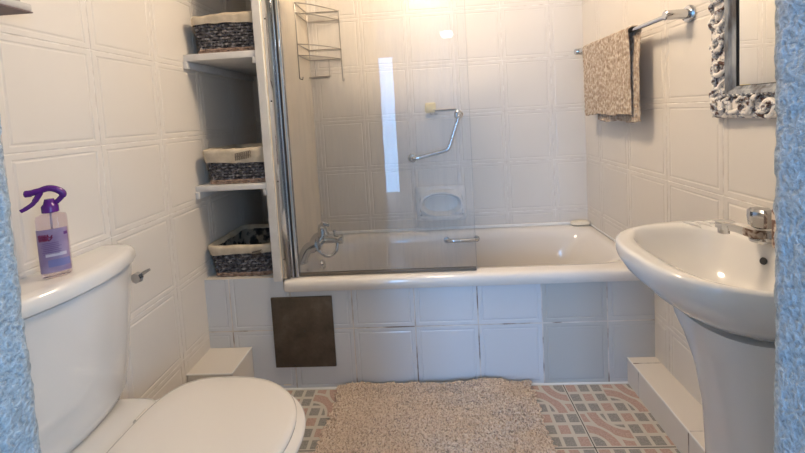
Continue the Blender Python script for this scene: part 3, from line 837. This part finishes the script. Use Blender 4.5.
# ------------------------------------------------------------------ wall cabinet corner, top left
mb = MB().box((XL + .001, .42, 1.512), (-.958, .874, 2.05), 0, .002)
cab = obj('wall_cabinet', mb, M['cab'], loc=(XL, .65, 1.508)); tag(cab, 'worn grey and white wooden cabinet corner on the left wall above the toilet', 'cabinet')
obj('bottom_board', MB().box((XL + .001, .41, 1.5085), (-.941, .884, 1.5115)), M['cab_under'], cab)
obj('bottom_moulding', MB().box((XL + .001, .41, 1.5118), (-.941, .884, 1.530), bev=.004), M['cab'], cab)
obj('door', MB().box((-.9578, .43, 1.545), (-.945, .864, 2.04), bev=.003), M['cab'], cab)

# ------------------------------------------------------------------ wire corner caddy
ry = YB - .008; XA = XT + .005
cad = thing('shower_caddy', 'three-tier wire corner caddy hanging on the wall behind the glass screen', 'shower caddy', (XT, YB, 1.44))
wr = .0027
def tri(z): return [(XA, 2.0, z), (XA, ry, z), (-.474, ry, z)]
fr = MB()
for p, ztop, zbot in (((XA, 2.0), 1.835, 1.435), ((XA, ry), 1.842, 1.56), ((-.474, ry), 1.842, 1.445)):
    fr.tube([(p[0], p[1], ztop), (p[0], p[1], zbot)], wr, 6)
def rail_(mb, z, x=0):
    mb.tube([(XA, 2.0, z), (XA, ry, z)], wr, 6); mb.tube([(XA, ry, z), (-.474, ry, z)], wr, 6)
    mb.tube(smoothpts([(XA, 2.0, z), (XA + .07, 2.05, z), (-.52, ry - .07, z), (-.474, ry, z)], 6), wr, 6)
for z in (1.838, 1.62): rail_(fr, z)
obj('wire_frame', fr, M['steel'], cad)
for z in (1.785, 1.56):
    mb = MB(); rail_(mb, z)
    for k in range(1, 13):
        f = k / 13; x = XA + (-.474 - XA) * f
        mb.tube([(x, ry, z), (x, ry - (ry - 2.0) * (1 - f) ** .85 - .0, z)], .0018, 5)
    obj('wire_shelf', mb, M['steel'], cad)
mb = MB()
for x in (-.635, -.55): mb.tube([(x, ry, 1.56), (x, ry - .002, 1.455)], .0016, 6)
zz = []
for k in range(23): zz.append((-.66 + .11 * k / 22, ry - (.004 if k % 2 else .05), 1.452))
mb.tube(zz, .0016, 5); mb.tube([(-.66, ry - .004, 1.462), (-.54, ry - .004, 1.462)], .002, 5); mb.tube([(-.66, ry - .05, 1.456), (-.55, ry - .05, 1.456)], .002, 5)
mb.tube([(-.645 + .10 * k / 26, ry - .03, 1.462 if k % 2 else 1.446) for k in range(27)], .0024, 5)
obj('soap_tray', mb, M['steel'], cad)
for (x, y, dx) in ((XA, 2.0, .012), (-.474, ry, .0)):
    mb = MB().tube(smoothpts([(x, y, 1.445), (x + dx * .2, y - .002, 1.435), (x + dx + .004, y - .008, 1.428), (x + dx + .010, y - .014, 1.433), (x + dx + .012, y - .016, 1.442)], 4), wr, 6)
    obj('hook', mb, M['steel'], cad)
# wire soap rack above the grab rail
rk = thing('wire_soap_rack', 'small wire soap rack on the tiles just above the angled grab rail', 'soap rack', (.11, YB, 1.17))
mb = MB()
for x in (.030, .056): mb.tube(smoothpts([(x, YB - .004, 1.27), (x, YB - .006, 1.225), (x + .006, YB - .02, 1.20), (x + .02, YB - .012, 1.205)], 4), .002, 6)
zz = [(.050 + .13 * k / 24, YB - (.005 if k % 2 else .06), 1.222) for k in range(25)]
mb.tube(zz, .0016, 5); mb.tube([(.050, YB - .06, 1.226), (.180, YB - .06, 1.226)], .003, 6); mb.tube([(.050, YB - .005, 1.226), (.180, YB - .005, 1.226)], .003, 6)
mb.tube([(.062 + .11 * k / 26, YB - .04, 1.226 if k % 2 else 1.212) for k in range(27)], .0026, 5)
obj('rack_wires', mb, M['steel'], rk)
mb = MB().loft([sell(.035, YB - .028, .028, .012, 4, 1.212, 24), sell(.035, YB - .028, .032, .016, 4, 1.22, 24), sell(.035, YB - .028, .032, .016, 4, 1.262, 24), sell(.035, YB - .028, .026, .011, 4, 1.27, 24)])
o = obj('soap_bar', mb, M['soap'], loc=(.035, YB - .03, 1.212)); tag(o, 'pale yellow bar of soap held in the wire rack above the grab rail', 'soap', None)

# ------------------------------------------------------------------ grab rail
gr = thing('grab_rail', 'angled chrome grab rail on the tiled wall behind the glass screen', 'grab rail', (.05, YB, .94))
gy = YB - .055
mb = MB().tube(smoothpts([(-.088, YB - .005, .948), (-.087, gy + .015, .948), (-.070, gy, .950), (.02, gy, .968), (.095, gy, .984), (.118, gy, .992), (.132, gy, 1.012), (.165, gy, 1.10), (.193, gy, 1.175), (.198, gy + .012, 1.188), (.198, YB - .005, 1.190)], 6), .0115, 14)
obj('rail_tube', mb, M['chrome'], gr)
for x, z in ((-.088, .948), (.198, 1.190)):
    obj('wall_flange', MB().lathe([(.001, 0), (.027, 0), (.027, .006), (.020, .010), (.001, .011)], (x, YB - .001, z), (0, -1, 0), 24), M['chrome'], gr)

# ------------------------------------------------------------------ ceramic soap dish on the wall
SX, SZ = .069, .668; sw, sh = .150, .106
def sring(a_, b_, n, y, dz=0): return [(x, y, z + dz) for (x, z, _) in sell(SX, SZ, a_, b_, n, 0, 64)]
mb = MB().loft([sring(sw, sh, 12, YB - .001), sring(sw, sh, 12, YB - .010), sring(sw - .004, sh - .004, 10, YB - .016), sring(sw - .022, sh - .020, 4, YB - .017), sring(sw - .024, sh - .030, 2.6, YB - .046),
                sring(sw - .034, sh - .040, 2.4, YB - .047), sring(sw - .042, sh - .048, 2.3, YB - .030), sring(sw - .05, sh - .055, 2.2, YB - .004), sring(sw - .09, sh - .08, 2.0, YB - .002)], False, True)
sd = obj('soap_dish', mb, M['ceramic'], loc=(SX, YB, SZ), angle=60); recalc(sd)
tag(sd, 'white ceramic wall soap dish with oval recess, below the angled grab rail', 'soap dish')
def lip(x): return None
mb = MB().loft([sell(SX, YB - .032, sw - .035, .030, 2.6, SZ - .088, 40), sell(SX, YB - .034, sw - .02, .034, 2.6, SZ - .075, 40), sell(SX, YB - .034, sw - .018, .034, 2.6, SZ - .062, 40), sell(SX, YB - .034, sw - .03, .026, 2.6, SZ - .062, 40), sell(SX, YB - .032, sw - .04, .02, 2.6, SZ - .078, 40)])
recalc(obj('dish_tray', mb, M['ceramic'], sd, angle=60))
# soap scrap on the far right tub corner
mb = MB().loft([sell(.868, 2.178, .048, .020, 3, RIMZ + .006, 28), sell(.868, 2.178, .055, .026, 3, RIMZ + .012, 28), sell(.87, 2.18, .052, .024, 3, RIMZ + .022, 28), sell(.87, 2.18, .035, .015, 3, RIMZ + .027, 28)])
o = obj('soap_bar', mb, M['soap_pale'], loc=(.87, 2.18, RIMZ + .006)); tag(o, 'flat pale yellow soap lying on the far right corner of the bathtub rim', 'soap')

# ------------------------------------------------------------------ shaggy bath mat
mat_t = thing('bath_mat', 'shaggy beige and grey bath mat on the floor against the bathtub front', 'bath mat', (-.04, 1.25, 0))
def mat_z(x, y):
    return .018 + .020 * noise.noise(Vector((x * 6, y * 8, 1))) + .006 * noise.noise(Vector((x * 22, y * 26, 4))) + .014 * max(0, math.sin((x + y * .6) * 7)) ** 3 + (.012 if y > 1.52 else 0) * max(0, min(1, (y - 1.52) / .05))
def mat_xy(f, g_):
    y = .95 + (1.566 - .95) * g_
    xl = -.425 - .030 * g_ + .010 * math.sin(g_ * 9); xr = .395 - .014 * g_ + .010 * math.sin(g_ * 7 + 1)
    yt = y + .008 * math.sin(f * 8)
    return xl + (xr - xl) * f, min(yt, 1.572)
mb = MB(); NX, NY = 60, 44
top = []
for j in range(NY + 1):
    for i in range(NX + 1):
        x, y = mat_xy(i / NX, j / NY); top.append((x, y, mat_z(x, y)))
fs = [(j * (NX + 1) + i, j * (NX + 1) + i + 1, (j + 1) * (NX + 1) + i + 1, (j + 1) * (NX + 1) + i) for j in range(NY) for i in range(NX)]
mb.add(top, fs); mb.add([(x, y, .002) for x, y, z in top], [f[::-1] for f in fs])
obj('mat_base', mb, M['rug_base'], mat_t)
mb = MB(); rnd = random.Random(4)
for k in range(21000):
    f, g_ = rnd.random(), rnd.random()
    if g_ < .35 and rnd.random() < .6: continue
    x, y = mat_xy(f, g_); z = mat_z(x, y)
    a_ = rnd.uniform(0, 2 * PI); ln_ = rnd.uniform(.010, .019); up_ = rnd.uniform(.35, 1.0)
    if g_ > .985: a_ = rnd.uniform(PI * 1.1, PI * 1.9)
    d = Vector((math.cos(a_) * (1 - up_ * .4), math.sin(a_) * (1 - up_ * .4), up_)).normalized()
    p0 = Vector((x, y, z - .002)); p1 = p0 + d * ln_ * .6; p2 = p1 + (d + Vector((0, 0, -.8))).normalized() * ln_ * .5
    if p2.y > YF - .012: p2.y = YF - .012
    if p1.y > YF - .012: p1.y = YF - .012
    mb.tube([p0, p1, p2], [.0024, .0031, .0020], 4, cap=False)
pl = obj('pile', mb, M['rug'], mat_t, angle=80); pl['kind'] = 'stuff'

# ------------------------------------------------------------------ lamps
mb = MB().lathe([(.001, -.001), (.105, -.001), (.105, -.012), (.098, -.014)], (.36, -2.0, CEIL), n=32)
o = thing('ceiling_light', 'round white dome ceiling light in the hall, mirrored in the glass screen', 'ceiling light', (.36, -2.0, CEIL))
obj('base_plate', mb, M['white_paint'], o)
obj('dome', MB().lathe([(.096, -.014), (.094, -.04), (.078, -.07), (.045, -.09), (.001, -.096)], (.36, -2.0, CEIL), n=32), M['lamp'], o)

def light(name, kind, loc, energy, color, rot=None, **kw):
    l = bpy.data.lights.new(name, kind); l.energy = energy; l.color = color
    for k_, v_ in kw.items(): setattr(l, k_, v_)
    o = bpy.data.objects.new(name, l); COL.objects.link(o); o.location = loc
    if rot: o.rotation_euler = rot
    return o
light('bathroom_ceiling_bulb', 'POINT', (.05, 1.33, 2.24), 43, (1, .79, .57), shadow_soft_size=.13)
pt = light('hall_door_portal', 'AREA', ((OX0 + OX1) / 2, HY - .0, OZ / 2), 0, (1, 1, 1), shape='RECTANGLE', size=OX1 - OX0, size_y=OZ, rot=(PI / 2, 0, 0))
pt.data.energy = 85; pt.data.color = (.27, .55, 1.0)
light('added_jamb_light', 'AREA', (1.5, -1.2, 1.45), 50, (.36, .64, 1.0), shape='RECTANGLE', size=1.4, size_y=1.1, rot=(PI / 2, 0, PI / 2))  # added side light that brightens the left jamb and hall walls
w = bpy.data.worlds.new('World'); S.world = w; w.use_nodes = True
w.node_tree.nodes['Background'].inputs[0].default_value = (.45, .70, 1, 1); w.node_tree.nodes['Background'].inputs[1].default_value = 1.0

# ------------------------------------------------------------------ camera
f_, cx_, cy_ = 372.747, 406.898, 137.633; W, H = 805, 453
cam = bpy.data.cameras.new('camera'); co = bpy.data.objects.new('camera', cam); COL.objects.link(co); S.camera = co
cam.sensor_fit = 'HORIZONTAL'; cam.sensor_width = 36; cam.lens = f_ / W * 36
cam.shift_x = (W / 2 - cx_) / W; cam.shift_y = -(H / 2 - cy_) / W
cam.clip_start = .01
pitch, yaw, roll = .0626, -.0514, -.0571
fwd = Vector((math.sin(yaw) * math.cos(pitch), math.cos(yaw) * math.cos(pitch), -math.sin(pitch)))
right = Vector((math.cos(yaw), -math.sin(yaw), 0)); up = right.cross(fwd)
r2 = right * math.cos(roll) + up * math.sin(roll); u2 = up * math.cos(roll) - right * math.sin(roll)
mw = Matrix((r2, u2, -fwd)).transposed().to_4x4(); mw.translation = Vector((0, 0, CAMZ)); co.matrix_world = mw

vs = S.view_settings; vs.view_transform = 'Standard'; vs.look = 'None'; vs.gamma = 1; vs.exposure = .1; vs.use_curve_mapping = False
